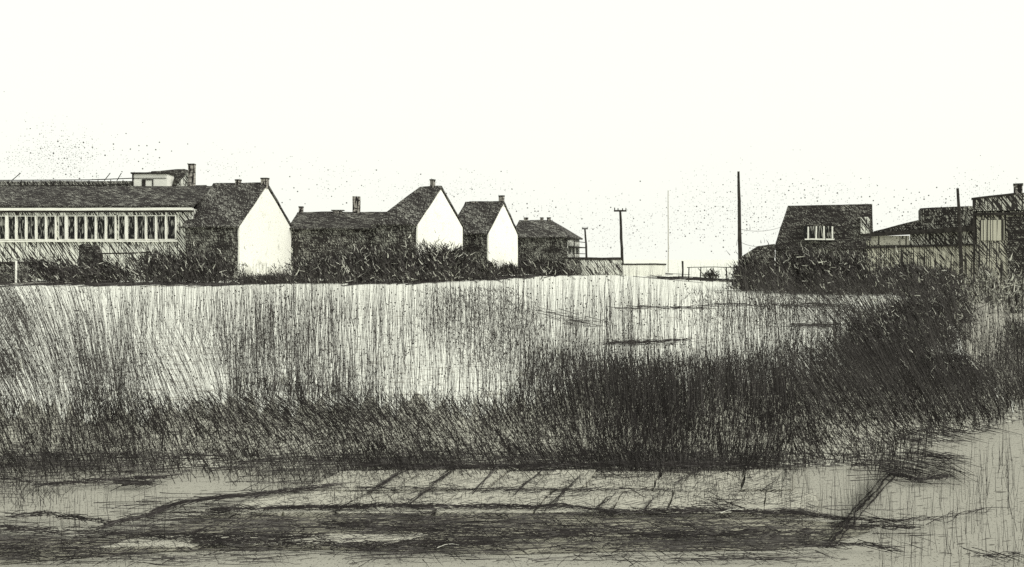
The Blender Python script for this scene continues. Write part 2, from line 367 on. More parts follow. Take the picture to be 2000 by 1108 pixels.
for zz in (8.75, 9.28): rl.tube([(-Lr, 1.0, zz-.05), (-Lr*.5, 1.0, zz), (xd0, 1.0, zz+.16)], .05, 5)
xq = -Lr
while xq < xd0:
    rl.tube([(xq, 1.0, 8.0), (xq+random.uniform(-.15, .15), 1.0, 9.3)], .04, 5); xq += random.uniform(.8, 1.5)
for a, b in ((195, 207), (220, 229), (12, 30)):
    rl.tube([(PX(a, Yb)-XB, 1.0, 9.2), (PX(b, Yb)-XB, 1.0, 9.95)], .04, 5)
rl.build('roof_railing', M['wood'], bb)
MB().box(-Lr, xd0, 1.3, 1.5, 8.2, 9.2).build('glazing', M['wall_mid'], bb, .03)

# 6 dark house on the right with steep roof
def turned(px0, Y, th):
    """a facade through the ground point (px0, Y), its right side swung th degrees nearer: returns place, local x of a pixel column, local z of a pixel"""
    X0 = PX(px0, Y); c, s = math.cos(math.radians(th)), math.sin(math.radians(th))
    def lx(px):
        k = (px-1000)/F; return (k*Y-X0)/(c+k*s)
    def lz(px, py): return PZ(py, Y-lx(px)*s)
    return (X0, Y, 0), -math.radians(th), lx, lz
loc, rz, u, uz = turned(1706, 70, 15)
d6 = thing('house', 'square dark steep-roofed house with a row of small white windows behind hedge', 'house', loc, rz)
Ld = -u(1512); z_e = uz(1600, 487); z_r = uz(1600, 402)+.08; W6 = 5.0
MB().box(-Ld+.1, -.06, .1, W6, -.2, z_e+.2).build('wall', M['wall'], d6, .03, 21)
xt = u(1536)+.1
rf = MB(); bmv = rf.bm
a = [bmv.verts.new(p) for p in ((-Ld-.05, -.1, z_e), (.0, -.1, z_e), (.0, W6+.1, z_e), (-Ld-.05, W6+.1, z_e))]
b = [bmv.verts.new(p) for p in ((xt, .8, z_r), (.0, .8, z_r+.06), (.0, W6-1, z_r+.06), (xt, W6-1, z_r))]
bmv.faces.new(a[::-1]); bmv.faces.new(b)
for i in range(4): bmv.faces.new((a[i], a[(i+1) % 4], b[(i+1) % 4], b[i]))
rf.build('roof', M['roof_deep'], d6, .05, 21)
dz0, dz1 = uz(1600, 466), uz(1600, 442)
dr = MB().box(u(1568), u(1631), -.35, .8, dz0-.1, dz1+.12).build('dormer', M['roof_deep'], d6, .03, 5)
MB().box(u(1572), u(1629), -.46, -.34, dz0-.12, dz0-.02).build('sill', M['white'], dr, .03, 5)
for i, px in enumerate((1569, 1580, 1596, 1611)):
    MB().box(u(px)+.03, u(px+11), -.38, -.352, dz0, dz1).build('window', M['pane'], dr)
for px in (1578, 1594, 1609, 1625): MB().box(u(px)-.05, u(px)+.05, -.42, -.353, dz0-.02, dz1-.03).build('mullion', M['white'], dr, .03, px)
MB().box(u(1681), u(1699), -.03, 1.5, uz(1690, 457), uz(1690, 424)).build('side_panel', M['wall_pale'], d6, .03, 5)
# annex
loc, rz, u, uz = turned(1513, 71.6, 15)
an = thing('annex', 'low dark lean-to annex between the tall pole and the steep-roofed house', 'annex', loc, rz)
MB().box(u(1449), -.02, .1, 3.6, -.2, uz(1480, 500)).build('wall', M['wall'], an, .03, 9)
MB().prism([(u(1446), -.1, uz(1446, 503)), (.0, -.1, uz(1513, 503)), (.0, -.1, uz(1513, 477)), (u(1480), -.1, uz(1480, 481))], (0, 3.8, 0)).build('roof', M['roof'], an, .04, 9)
# 7 shed
M['light_panel'] = hatched('light_panel', (.06, .057, .05), (.5, .49, .42), [(3, .06, .12, .34), (0, .12, 2, .36)], .1)
loc, rz, v, vz = turned(1902, 60, 20)
sh = thing('shed', 'wide plank shed with low pitched roof and thick dark eave beam', 'shed', loc, rz)
MB().box(v(1692), -.02, 0, 4, -.2, vz(1800, 470)).build('wall', M['boards'], sh, .03, 13)
MB().prism([(v(1686), -.5, vz(1686, 463)), (0, -.5, vz(1902, 452)), (0, -.5, vz(1902, 442)), (v(1686), -.5, vz(1686, 457))], (0, .7, 0)).build('eave_beam', M['wood'], sh, .03, 13)
MB().prism([(v(1700), .05, vz(1700, 460)), (0, .05, vz(1902, 449)), (0, .05, vz(1902, 420)), (v(1800), .05, vz(1800, 428)), (v(1706), .05, vz(1706, 452))], (0, 3.6, 0)).build('roof', M['roof'], sh, .03, 13)
MB().prism([(v(1798), -.04, vz(1798, 452)), (-.02, -.04, vz(1902, 446)), (-.02, -.04, vz(1902, 402)), (v(1798), -.04, vz(1798, 407))], (0, 3.2, 0)).build('upper_storey', M['wall'], sh, .03, 14)
MB().box(v(1702), v(1776), -.06, -.005, vz(1740, 479), vz(1740, 461)).build('light_strip', M['light_panel'], sh, .02)
MB().box(v(1777), -.03, -.05, -.004, vz(1840, 480), vz(1840, 450)).build('upper_panel', M['wall_mid'], sh, .02)
MB().prism([(v(1690), -.16, vz(1690, 486)), (-.03, -.16, vz(1902, 480)), (-.03, -.16, vz(1902, 476)), (v(1690), -.16, vz(1690, 482))], (0, .15, 0)).build('rail', M['wood'], sh, .02, 13)
# 8 building cut by the right edge
loc, rz, q, qz = turned(1902, 50, 26)
rb = thing('barn', 'tall barn at the far right with striped pale wall and dark doorway', 'barn', loc, rz)
MB().box(0, 6, 0, 7, -.2, qz(1930, 414)).build('wall', M['boards'], rb, .03, 17)
MB().prism([(-.05, -.15, qz(1902, 413)), (6.1, -.15, qz(1902, 413)), (6.1, -.15, qz(1980, 378)+.5), (q(1980), -.15, qz(1980, 380)), (-.05, -.15, qz(1902, 390))], (0, 7.3, 0)).build('roof', M['wall_mid'], rb, .03, 17)
MB().prism([(-.1, -.22, qz(1902, 391)), (q(1985), -.22, qz(1985, 381)), (q(1985), -.22, qz(1985, 377)), (-.1, -.22, qz(1902, 387))], (0, .4, 0)).build('roof_edge', M['wood'], rb, .03, 17)
MB().box(-.05, 6, -.2, -.03, qz(1940, 421), qz(1940, 416)).build('fascia', M['wood'], rb, .02, 17)
MB().box(q(1968), 6, -.12, -.004, 0, qz(1968, 424)).build('doorway', M['roof_deep'], rb, .03)
MB().box(q(1913), q(1962), -.07, -.003, qz(1940, 470), qz(1940, 430)).build('slatted_panel', hatched('slats', (.05, .047, .043), (.58, .57, .47), [(0, .06, 6, .44)], .05), rb, .02)
MB().box(-.04, .05, -.12, -.002, -.1, qz(1902, 392)).build('corner_post', M['wood'], rb, .02)
chimney(rb, q(1990), .8, qz(1990, 390), qz(1990, 360), .4, .4)

# ------------------------------------------------------------------ poles, walls, fences
def pole(name, label, px, Y, py_top, r0, r1, mat='wood', lean=0.0, arm=None, group=None):
    zt = PZ(py_top, Y); t = thing(name, label, 'pole', (PX(px, Y), Y, 0), 0, group)
    MB().tube([(0, 0, -.2), (-lean*.35+.02, 0, zt*.33), (-lean*.6, 0, zt*.66), (-lean, 0, zt)], [r0, r0*.92, (r0+r1)/2, r1], 7).build('shaft', M[mat], t, r0*.25, px)
    if arm:
        MB().box(-lean-arm/2, -lean+arm/2, -.08, .08, zt-.1, zt+.08).build('crossarm', M[mat], t, .04, px)
        for k in (-1, -.4, .4, 1): MB().box(-lean+k*arm*.45-.05, -lean+k*arm*.45+.05, -.05, .05, zt+.08, zt+.28).build('insulator', M[mat], t)
    return t
pole('utility_pole', 'tallest bare pole standing left of the dark steep-roofed house', 1446, 58, 335, .13, .07, lean=.12)
pole('utility_pole', 'nearer telegraph pole with a wide crossarm above the low wall', 1216, 106, 412, .17, .12, lean=.25, arm=1.35)
pole('utility_pole', 'smaller and farther telegraph pole with crossarm beside the hipped house', 1147, 150, 447, .19, .13, lean=.35, arm=.9)
pole('utility_pole', 'faint pale thin pole alone against the sky', 1305, 120, 372, .07, .05, mat='wood_pale')
pole('utility_pole', 'dark leaning pole in front of the shed and barn', 1879, 47, 368, .10, .06, lean=.22)
st = MB()
Yt = 58; 
for (z, dx, x2, y2, z2) in ((PZ(450, Yt), -.1, 18.6, 70.5, PZ(449, 70)), (PZ(461, Yt), -.1, 18.4, 70.5, PZ(461, 70)), (PZ(477, Yt), -.1, 18.2, 70.2, PZ(478, 70))):
    pass
def wire(label, a, b, sag, r=.012):
    pts = [tuple(a[i]+(b[i]-a[i])*t-(sag*4*t*(1-t) if i == 2 else 0) for i in range(3)) for t in [k/10 for k in range(11)]]
    o = MB().tube(pts, r, 4).build('wire', M['ink_soft']); tag(o, label, 'wire', 'overhead wires')
A = (PX(1446, 58), 58)
wire('upper thin wire from the tallest pole to the steep-roofed house', (A[0], A[1], PZ(448, 58)), (PX(1534, 71), 71, PZ(440, 71)), .25)
wire('lower thin wire from the tallest pole to the annex roof', (A[0], A[1], PZ(473, 58)), (PX(1500, 70), 70, PZ(478, 70)), .2)
wl = thing('boundary_wall', 'higher pale boundary wall with a dark coping beside the hipped house', 'wall', (PX(1174, 100), 100, 0))
hw = (PX(1216, 100)-PX(1134, 100))/2
MB().box(-hw, hw, 0, .3, -.1, PZ(508, 100)).build('wall', M['wall_pale'], wl, .03, 1); MB().box(-hw-.1, hw+.1, -.06, .36, PZ(508, 100), PZ(503, 100)).build('coping', M['wood'], wl, .04, 1)
wl = thing('boundary_wall', 'lower white boundary wall running on to the right with thin coping', 'wall', (PX(1258, 97), 97, 0))
hw = (PX(1300, 97)-PX(1217, 97))/2
MB().box(-hw, hw, 0, .3, -.1, PZ(518, 97)).build('wall', M['white'], wl, .03, 2); MB().box(-hw-.1, hw+.1, -.05, .35, PZ(518, 97), PZ(515, 97)).build('coping', M['wood'], wl, .04, 2)
bx = thing('hutch', 'small dark hutch at the corner of the hipped house', 'hutch', (PX(1118, 98), 98, 0))
MB().box(-.75, .75, 0, 1.4, 0, 1.7).build('body', M['wall'], bx, .03); MB().box(-.85, .85, -.1, 1.5, 1.7, 1.8).build('lid', M['wood'], bx, .03)
o = MB().tube([(0, 0, -.1), (.03, 0, .7), (.0, 0, PZ(510, 88))], [.09, .08, .09], 6).build('bollard_post', M['wood']); o.location = (PX(1333, 88), 88, 0)
tag(o, 'single short dark post standing in the open field gap', 'post')
fn = thing('wooden_fence', 'low broken rail fence with slanting braces left of the tallest pole', 'fence', (PX(1395, 72), 72, 0))
for i, px in enumerate((1345, 1368, 1392, 1418, 1440)):
    x = PX(px, 72)-PX(1395, 72); MB().tube([(x, 0, -.1), (x+.03, 0, 1.0)], .045, 5).build('post', M['wood'], fn, .02, px)
MB().tube([(-2.0, 0, 1.0), (0, 0, 1.05), (1.75, 0, .98)], .03, 5).build('rail', M['wood'], fn, .03)
MB().tube([(-1.2, -.05, .95), (-.75, -.05, .45), (-.2, -.05, .98)], .03, 5).build('brace', M['wood'], fn, .02)
# left yard
fe = thing('wooden_fence', 'dark post and rail fence in front of the long building', 'fence', (PX(240, 68), 68, 0))
for px, pt, pb in ((228, 512, 549), (287, 491, 545), (197, 497, 549)):
    x = PX(px, 68)-PX(240, 68); MB().tube([(x, 0, -.2), (x+.02, 0, PZ(pt, 68))], .1, 6).build('post', M['wood'], fe, .03, px)
MB().tube([(PX(190, 68)-PX(240, 68), 0, PZ(496, 68)), (PX(245, 68)-PX(240, 68), 0, PZ(495, 68)), (PX(290, 68)-PX(240, 68), 0, PZ(493, 68))], .05, 6).build('rail', M['wood'], fe, .03)
rs = MB().prism([(-.75, 0, -.2), (.75, 0, -.2), (.62, 0, 1.9), (.35, 0, 2.6), (-.1, 0, 2.45), (-.35, 0, 2.75), (-.68, 0, 2.6)], (0, .9, 0)).build('ruined_pillar', M['roof_deep'], None, .08, 3)
rs.location = (PX(173, 70), 70, 0); tag(rs, 'dark broken pillar stub rising from the bushes below the windows', 'pillar')
gs = thing('garden_shed', 'low dark garden shed at the left edge of the field', 'shed', (PX(12, 66), 66, 0))
MB().box(-1.6, .55, 0, 2, -.1, PZ(516, 66)).build('wall', M['wall'], gs, .03); MB().box(-1.7, .65, -.15, 2.1, PZ(516, 66), PZ(512, 66)).build('roof', M['wood'], gs, .03)
gp = MB().tube([(0, 0, -.2), (.02, 0, PZ(510, 64))], .07, 6).build('gate_post', M['white']); gp.location = (PX(31, 64), 64, 0); tag(gp, 'pale thin post beside the low dark shed', 'post')
gh = thing('timber_hatch', 'dark upright boarded panel right of the pale post', 'panel', (PX(42, 66), 66, 0))
MB().box(-.28, .3, 0, .3, -.1, PZ(515, 66)).build('boards', M['wall'], gh, .03)

# ------------------------------------------------------------------ strokes: real stems, twigs and leaves
def ribbons(name, P, T, B, W, side, mi, mats, parent=None, taper=.7, segs=3):
    n = len(P); s = np.linspace(0, 1, segs+1)
    C = P[:, None, :]+T[:, None, :]*s[None, :, None]+B[:, None, :]*(s*(1-s)*4)[None, :, None]
    wd = (W[:, None]*(1-taper*s[None, :]))*.5
    V = np.stack([C-side[:, None, :]*wd[..., None], C+side[:, None, :]*wd[..., None]], 2)     # n, segs+1, 2, 3
    verts = V.reshape(-1, 3)
    base = (np.arange(n)*(segs+1)*2)[:, None]+(np.arange(segs)*2)[None, :]
    faces = np.stack([base, base+1, base+3, base+2], -1).reshape(-1, 4)
    me = bpy.data.meshes.new(name); me.vertices.add(len(verts)); me.vertices.foreach_set('co', verts.astype(np.float32).ravel())
    me.loops.add(faces.size); me.loops.foreach_set('vertex_index', faces.astype(np.int32).ravel())
    me.polygons.add(len(faces)); me.polygons.foreach_set('loop_start', np.arange(0, faces.size, 4, dtype=np.int32))
    me.polygons.foreach_set('material_index', np.repeat(mi, segs).astype(np.int32))
    me.update(calc_edges=True); me.validate()
    return link(name, me, mats, parent)
MATS = [M['ink'], M['ink_soft'], M['pale']]

XS = np.arange(0, 2001, 100.)
YS = np.array([560, 600, 640, 680, 720, 760, 800, 840, 880, 920, 960, 1000, 1040, 1080, 1105.])
DK = np.array([
 [.35,.35,.35,.3,.25,.3,.3,.25,.25,.25,.25,.25,.2,.2,.3,.75,.8,.8,.85,.45,.5],
 [.30,.36,.38,.38,.38,.36,.38,.42,.36,.34,.34,.36,.35,.3,.3,.38,.42,.62,.85,.45,.3],
 [.33,.37,.38,.38,.38,.34,.38,.38,.33,.31,.31,.35,.36,.28,.26,.24,.32,.8,.92,.4,.45],
 [.38,.40,.42,.42,.38,.34,.34,.34,.3,.3,.32,.36,.35,.33,.36,.42,.6,.9,.85,.45,.5],
 [.42,.43,.44,.42,.4,.35,.35,.35,.3,.33,.34,.5,.85,.85,.8,.75,.75,.8,.75,.55,.5],
 [.46,.46,.46,.46,.48,.48,.47,.48,.45,.45,.45,.64,.95,.9,.85,.85,.8,.75,.8,.75,.55],
 [.62,.62,.66,.72,.78,.75,.7,.7,.7,.65,.7,.75,.9,.95,.85,.8,.75,.75,.75,.7,.3],
 [.6,.62,.66,.7,.76,.72,.62,.66,.62,.72,.74,.82,.9,.9,.87,.82,.76,.64,.5,.4,.25],
 [.62,.64,.64,.66,.66,.68,.6,.6,.66,.72,.78,.86,.9,.87,.82,.72,.6,.48,.42,.3,.25],
 [.65,.64,.6,.6,.58,.62,.65,.65,.7,.7,.7,.65,.7,.65,.6,.45,.35,.4,.38,.25,.2],
 [.55,.5,.4,.35,.35,.5,.5,.45,.45,.45,.45,.45,.45,.4,.4,.35,.32,.36,.3,.2,.2],
 [.4,.4,.35,.45,.6,.55,.5,.5,.55,.55,.6,.5,.5,.5,.5,.4,.5,.4,.25,.2,.2],
 [.65,.55,.55,.55,.7,.7,.7,.75,.8,.8,.75,.75,.75,.75,.7,.65,.6,.4,.35,.2,.2],
 [.8,.75,.7,.6,.55,.55,.5,.6,.7,.7,.7,.65,.65,.65,.65,.55,.5,.4,.3,.2,.2],
 [.7,.65,.6,.5,.5,.45,.4,.4,.4,.45,.5,.5,.5,.5,.5,.5,.5,.45,.3,.25,.4]])
def growth(px, py):                       # how thickly the ground is overgrown
    fx = np.clip(px/100., 0, 19.999); ix = fx.astype(int); tx = fx-ix
    iy = np.clip(np.searchsorted(YS, py, 'right')-1, 0, len(YS)-2)
    ty = np.clip((py-YS[iy])/(YS[iy+1]-YS[iy]), 0, 1)
    return (DK[iy, ix]*(1-tx)+DK[iy, ix+1]*tx)*(1-ty)+(DK[iy+1, ix]*(1-tx)+DK[iy+1, ix+1]*tx)*ty
_ph = R.uniform(0, 6.28, (14, 2)); _fq = R.normal(0, 1, (14, 2))
def patchy(px, py, sc=70.):
    a = 0
    for (p, q), (fx, fy) in zip(_ph, _fq): a = a+np.sin(px/sc*fx+py/(sc*.6)*fy+p)
    return a/np.sqrt(7.)
def lean_field(px, py):
    a = np.zeros_like(px)
    a = np.where(px < 260, 30*(1-px/300), a)
    a = np.where((px > 230) & (px < 460) & (py > 640) & (py < 790), 26*np.sin((px-230)/230*np.pi), a)
    dark = growth(px, py) > .52
    a = np.where(dark, 20+12*patchy(px, py, 160.), a)
    a = np.where(dark & (px > 1550), 30+10*patchy(px, py, 120.), a)
    return a
def sample(n, x0, x1, y0, y1, lam, lmax):
    px = R.uniform(x0, x1, n); py = R.uniform(y0, y1, n)
    k = R.uniform(0, lmax, n) < lam(px, py); return px[k], py[k]
def upright(name, px, py, ln, ang, wpx, mi, hmax, label, cat, taper=.65, jit=6, tops=None):
    """stems whose middle shows at (px, py): rooted on the ground, ln photo-pixels tall, leaning ang degrees to the left"""
    n = len(px)
    base = py+ln*.5
    Y = CAMH*F/(base-HY)
    h = np.minimum(ln*Y/F, hmax)
    base = np.minimum(base, py+h*F/Y*.5); Y = CAMH*F/(base-HY)
    a = np.radians(ang+R.normal(0, jit, n))
    X = (px-1000)/F*Y+h*.5*np.sin(a)
    P = np.stack([X, Y, np.zeros(n)-.01], 1)
    T = np.stack([-h*np.sin(a), R.normal(0, .12, n)*h, h*np.cos(a)+.01], 1)
    B = np.stack([R.normal(0, .035, n)*h+.05*h*np.sign(a)*np.minimum(np.abs(a), .5)*2, R.normal(0, .03, n)*h, np.zeros(n)], 1)
    yaw = R.uniform(-.8, .8, n); side = np.stack([np.cos(a)*np.cos(yaw), np.sin(yaw), np.sin(a)], 1)
    side /= np.linalg.norm(side, axis=1)[:, None]
    o = ribbons(name, P, T, B, wpx*Y/F, side, mi, MATS, taper=taper)
    tag(o, label, cat, kind='stuff'); return P, T
def pick(n, p_ink, p_soft):
    r = R.uniform(0, 1, n); return np.where(r < p_ink, 0, np.where(r < p_ink+p_soft, 1, 2))

# tall thin stems over the pale field
lamf = lambda x, y: np.clip(-np.log(1-np.clip(growth(x, y)+.07*patchy(x, y), .02, .6)), 0, 1)
px, py = sample(25000, -150, 2150, 552, 770, lamf, 1.0)
ln = R.uniform(45, 150, len(px)); ang = lean_field(px, py)
ang = np.where(np.abs(ang) < 5, R.normal(0, 1.2, len(px)), ang)
Pf, Tf = upright('tall_grass', px, py, ln, ang, R.uniform(.42, .9, len(px)), pick(len(px), .5, .5), 1.5,
        'tall thin dry stems standing all over the pale field', 'grass', jit=2.0)
# seed heads and crumbs caught on the stems, low herbs between
k = R.integers(0, len(Pf), 7000); s_ = R.uniform(.05, .98, len(k))
c = Pf[k]+Tf[k]*s_[:, None]; dsz = R.uniform(1.3, 3.0, len(k))*c[:, 1]/F
d_ang = R.uniform(0, 3.14, len(k)); c[:, 0] += R.normal(0, 3, len(k))*c[:, 1]/F
T = np.stack([np.cos(d_ang), np.zeros(len(k)), np.sin(d_ang)], 1)*dsz[:, None]
c[:, 2] = np.maximum(c[:, 2], .03)
side = np.stack([-np.sin(d_ang), R.normal(0, .2, len(k)), np.cos(d_ang)], 1)
o = ribbons('seed_heads', c, T, T*0, dsz*.9, side, pick(len(k), .75, .25), MATS, taper=.2, segs=1); tag(o, 'dark seed heads scattered on the stems of the field', 'seed heads', kind='stuff')
lams = lambda x, y: np.clip(growth(x, y)*.75+.6*patchy(x, y, 55.)-.2, 0, 1)
px, py = sample(46000, -100, 2100, 560, 770, lams, 1.0)
n = len(px)
upright('field_herbs', px, py, R.uniform(5, 16, n), R.normal(15, 35, n), R.uniform(.6, 1.1, n), pick(n, .45, .55), .6, 'grey patches of low herbs between the tall stems', 'herbs', jit=15)
# the dark overgrown verge
def lamd(x, y):
    g = growth(x, y)+.05*patchy(x, y, 60.)
    return np.clip(-np.log(1-np.clip(g*1.04, 0, .965)), 0, 3.3)*np.where(g > .47, 1, 0)*np.where(y > 895, np.clip((935-y)/40, 0, 1), 1)
px, py = sample(98000, -120, 2120, 590, 935, lamd, 3.3)
n = len(px); ln = R.uniform(14, 46, n)
upright('dark_grass', px, py, ln, lean_field(px, py)+np.where(R.uniform(0, 1, n) < .25, R.normal(-8, 22, n), 0), R.uniform(.9, 1.9, n), pick(n, .88, .12), 1.1, 'dense dark grass and weeds along the near edge of the field', 'grass', jit=10)
# finer cross strokes, crossing the grass the other way
px, py = sample(34000, -120, 2120, 600, 935, lamd, 3.3); n = len(px)
upright('dead_stalks', px, py, R.uniform(10, 34, n), R.choice([-45, 55, 78, -12], n), R.uniform(.8, 1.5, n), pick(n, .8, .2), .6, 'bent dead stalks lying through the dark grass', 'stalks', jit=8)
px, py = sample(38000, -120, 2120, 580, 925, lamd, 3.3); n = len(px)
upright('pale_blades', px, py, R.uniform(5, 13, n), lean_field(px, py), R.uniform(1.0, 1.8, n), np.full(n, 2), .6, 'short pale blades flecking the dark grass', 'grass', jit=14)
lamm = lambda x, y: np.clip((growth(x, y)+.1*patchy(x, y, 80.)-.3)*1.5, 0, 1)*np.clip((y-880)/20, 0, 1)
px, py = sample(13000, -100, 1760, 875, 985, lamm, 1.0); n = len(px)
upright('low_weeds', px, py, R.uniform(10, 36, n), R.choice([2, 0, 32, -40], n), R.uniform(.8, 1.4, n), pick(n, .55, .45), .4, 'thin low weeds thinning out towards the paving', 'weeds', jit=5)
# stems on the bare lane
px = np.concatenate([R.uniform(1880, 2060, 70), R.uniform(1700, 2080, 340), R.uniform(-60, 330, 90), R.uniform(1520, 1720, 70)])
py = np.concatenate([R.uniform(600, 800, 70), R.uniform(850, 1095, 340), R.uniform(950, 1045, 90), R.uniform(930, 1010, 70)])
n = len(px)
upright('sparse_stems', px, py, R.uniform(30, 110, n), R.normal(0, 2, n), R.uniform(.6, 1.15, n), pick(n, .4, .6), .5, 'sparse thin upright stems on the bare beige sand', 'stems', jit=1.5)

# weathered kerb edging: two thin broken ridges running up to the right between paving and sand
kb = MB()
for off, r_ in ((0, .0085), (13, .005), (-8, .0035)):
    ks = []
    for t_ in np.linspace(0, 1, 26):
        i_ = min(int(t_*3), 2); ka = [(1752, 915), (1700, 970), (1650, 1030), (1614, 1072)]; f_ = t_*3-i_
        x_, y_ = G(ka[i_][0]+(ka[i_+1][0]-ka[i_][0])*f_+off+random.gauss(0, 1.6), ka[i_][1]+(ka[i_+1][1]-ka[i_][1])*f_)
        ks.append((x_, y_, .006+random.uniform(0, .006)))
    kb.tube(ks, [r_*random.uniform(.35, 1.25) for _ in ks], 5)
kb.build('kerb', M['ink'])['kind'] = 'structure'
# straw and twigs lying on the near ground
def lying(name, px, py, lnpx, ang, wpx, mi, label, cat, z=.03):
    Y = CAMH*F/(py-HY); n = len(px); L = lnpx*Y/F
    a = np.radians(ang)                       # as seen from eye height: slopes on the page become depth on the ground
    dx = np.cos(a)*L; dy = np.sin(a)*L*Y/CAMH
    P = np.stack([(px-1000)/F*Y-dx/2, Y-dy/2, np.full(n, z)], 1); T = np.stack([dx, dy, R.normal(0, .004, n)], 1)
    B = np.stack([np.zeros(n), R.normal(0, .02, n), R.uniform(0, .006, n)], 1)
    pr = np.stack([-T[:, 1], T[:, 0], np.zeros(n)], 1); pr /= np.linalg.norm(pr, axis=1)[:, None]+1e-9
    side = pr*.55+np.array([0, 0, .83])
    o = ribbons(name, P, T, B, wpx*Y/F, side, mi, MATS, taper=.5); return tag(o, label, cat, kind='stuff')
laml = lambda x, y: np.clip((growth(x, y)+.06*patchy(x, y, 60.)-.36)/.6, 0, .8)*np.where((y > 930) & (y < 1002) & (x > 640-(y-930)*1.2) & (x < 1700), .3, 1)
px, py = sample(12500, -100, 2100, 890, 1112, laml, .8); n = len(px)
kind = R.uniform(0, 1, n)
ang = np.where(kind < .55, R.normal(0, 2.5, n), np.where(kind < .85, R.normal(-38, 6, n), R.normal(40, 6, n)))
lying('straw_litter', px, py, np.where(kind < .55, R.uniform(30, 130, n), R.uniform(12, 34, n)), ang, R.uniform(.9, 1.9, n), pick(n, .5, .5), 'flattened dark straw and twigs on the ground beside the paving', 'straw')
# drawn-out dark edges: kerb line, cracks, tufts, and a shadow line drawn under the far bushes
segs = []
def dark_line(pts, per, spread, w0=1.4, w1=3.0, lo=14, hi=50):
    for (a, b) in zip(pts, pts[1:]):
        L = math.hypot(b[0]-a[0], b[1]-a[1]); m = int(L*per)
        an = math.degrees(math.atan2(-(b[1]-a[1]), b[0]-a[0]))
        if an > 90: an -= 180
        if an < -90: an += 180
        for _ in range(m):
            t = random.random(); segs.append((a[0]+(b[0]-a[0])*t+random.gauss(0, spread), a[1]+(b[1]-a[1])*t+random.gauss(0, spread*.6), random.uniform(lo, hi), an+random.gauss(0, 7), random.uniform(w0, w1)))
dark_line([(1748, 918), (1700, 970), (1650, 1030), (1618, 1068)], .75, 1.3, 1.0, 1.9, 16, 44)
dark_line([(1440, 1016), (1560, 1018), (1640, 1030)], .6, 3, 1, 2)
dark_line([(1735, 930), (1690, 980), (1640, 1040)], .35, 1.2, .9, 1.6, 20, 50)
dark_line([(1740, 935), (1790, 952), (1850, 945), (1862, 915)], .6, 3, 1, 2); dark_line([(1640, 1030), (1740, 1034), (1830, 1030), (1945, 1010)], .16, 1.5, .9, 1.6, 40, 110)
dark_line([(1640, 1045), (1790, 1048)], .5, 5, 1, 2); dark_line([(1760, 1095), (1700, 1085), (1580, 1080)], .4, 5, 1, 2)
dark_line([(660, 962), (560, 975), (400, 990), (340, 1002)], .45, 3, 1, 2, 16, 60); dark_line([(340, 1002), (290, 1025), (230, 1035), (210, 1050)], .6, 2.5, 1, 2)
dark_line([(0, 1048), (210, 1060), (420, 1068), (640, 1066)], .4, 5, 1, 2); dark_line([(420, 1012), (640, 1006), (800, 1004), (1000, 1006), (1100, 1004), (1200, 1016), (1440, 1014)], .55, 2.5, 1, 2.2)
dark_line([(640, 1040), (900, 1055), (1200, 1062), (1600, 1060)], .4, 9, 1, 2); dark_line([(380, 1075), (700, 1082), (1000, 1080)], .5, 5, 1, 2)
dark_line([(0, 945), (80, 962), (180, 955), (330, 945)], .4, 3, 1, 2); dark_line([(235, 957), (290, 958)], 1.4, 3, 1, 2); dark_line([(20, 1025), (90, 1020), (220, 1038)], .5, 4, 1, 2)
dark_line([(700, 922), (900, 926), (1200, 920), (1480, 922)], .8, 3, 1, 2); dark_line([(1480, 922), (1740, 920)], .2, 3, 1, 1.6)
dark_line([(690, 968), (850, 970), (1100, 972), (1330, 970)], .12, 1.2, .9, 1.5, 30, 90)
for a, b in (((890, 925), (800, 1002)), ((975, 922), (940, 960)), ((790, 928), (735, 972)), ((1060, 932), (1012, 972)), ((1128, 950), (1070, 1006)), ((1390, 920), (1320, 955)), ((1300, 966), (1258, 1010)), ((1210, 975), (1170, 1004)), ((560, 970), (500, 986)), ((1545, 930), (1500, 965)), ((575, 1050), (550, 1068)), ((410, 1045), (380, 1060))):
    dark_line([a, b], .22, .6, 1.0, 1.7, 22, 56)
dark_line([(-40, 553), (230, 556), (470, 556), (560, 551), (760, 553), (940, 546), (1130, 535)], .55, 2.2, 1.3, 2.4)  # ground shadow under far houses and bushes, drawn as dark lying strokes
dark_line([(1135, 535), (1290, 535)], .3, 1.5, 1.2, 2.0); dark_line([(1296, 544), (1450, 551)], .6, 2, 1.2, 2.2)  # the drawn shadow line carries on below the low walls and rail fence
dark_line([(1210, 604), (1340, 605), (1420, 598), (1640, 600)], .25, 3, 1, 1.6); dark_line([(1545, 640), (1640, 638)], .5, 3, 1, 1.8); dark_line([(1190, 676), (1340, 670)], .5, 3, 1, 1.8); dark_line([(1060, 612), (1160, 640)], .3, 9, 1, 1.6)
# dark low tufts by the lane
def blob(cx, cy, rx, ry, m):
    for _ in range(m):
        t = random.uniform(0, 6.283); r = math.sqrt(random.random())
        segs.append((cx+rx*r*math.cos(t), cy+ry*r*math.sin(t), random.uniform(12, 60), random.gauss(0, 12) if random.random() < .7 else random.gauss(-35, 8), random.uniform(.9, 1.7)))
blob(1800, 930, 60, 20, 75); blob(1840, 905, 40, 8, 40); blob(1820, 865, 70, 18, 80); blob(1890, 850, 60, 8, 30); blob(90, 1092, 110, 22, 130); blob(1960, 1104, 45, 6, 30); blob(1405, 1000, 45, 14, 34)
a = np.array(segs); lying('weeds_and_shadow_line', a[:, 0], a[:, 1], a[:, 2], a[:, 3], a[:, 4], pick(len(a), .85, .149), 'dark weeds and roots in the kerb line and paving cracks, and shadow strokes drawn under the far bushes', 'weeds', .052)

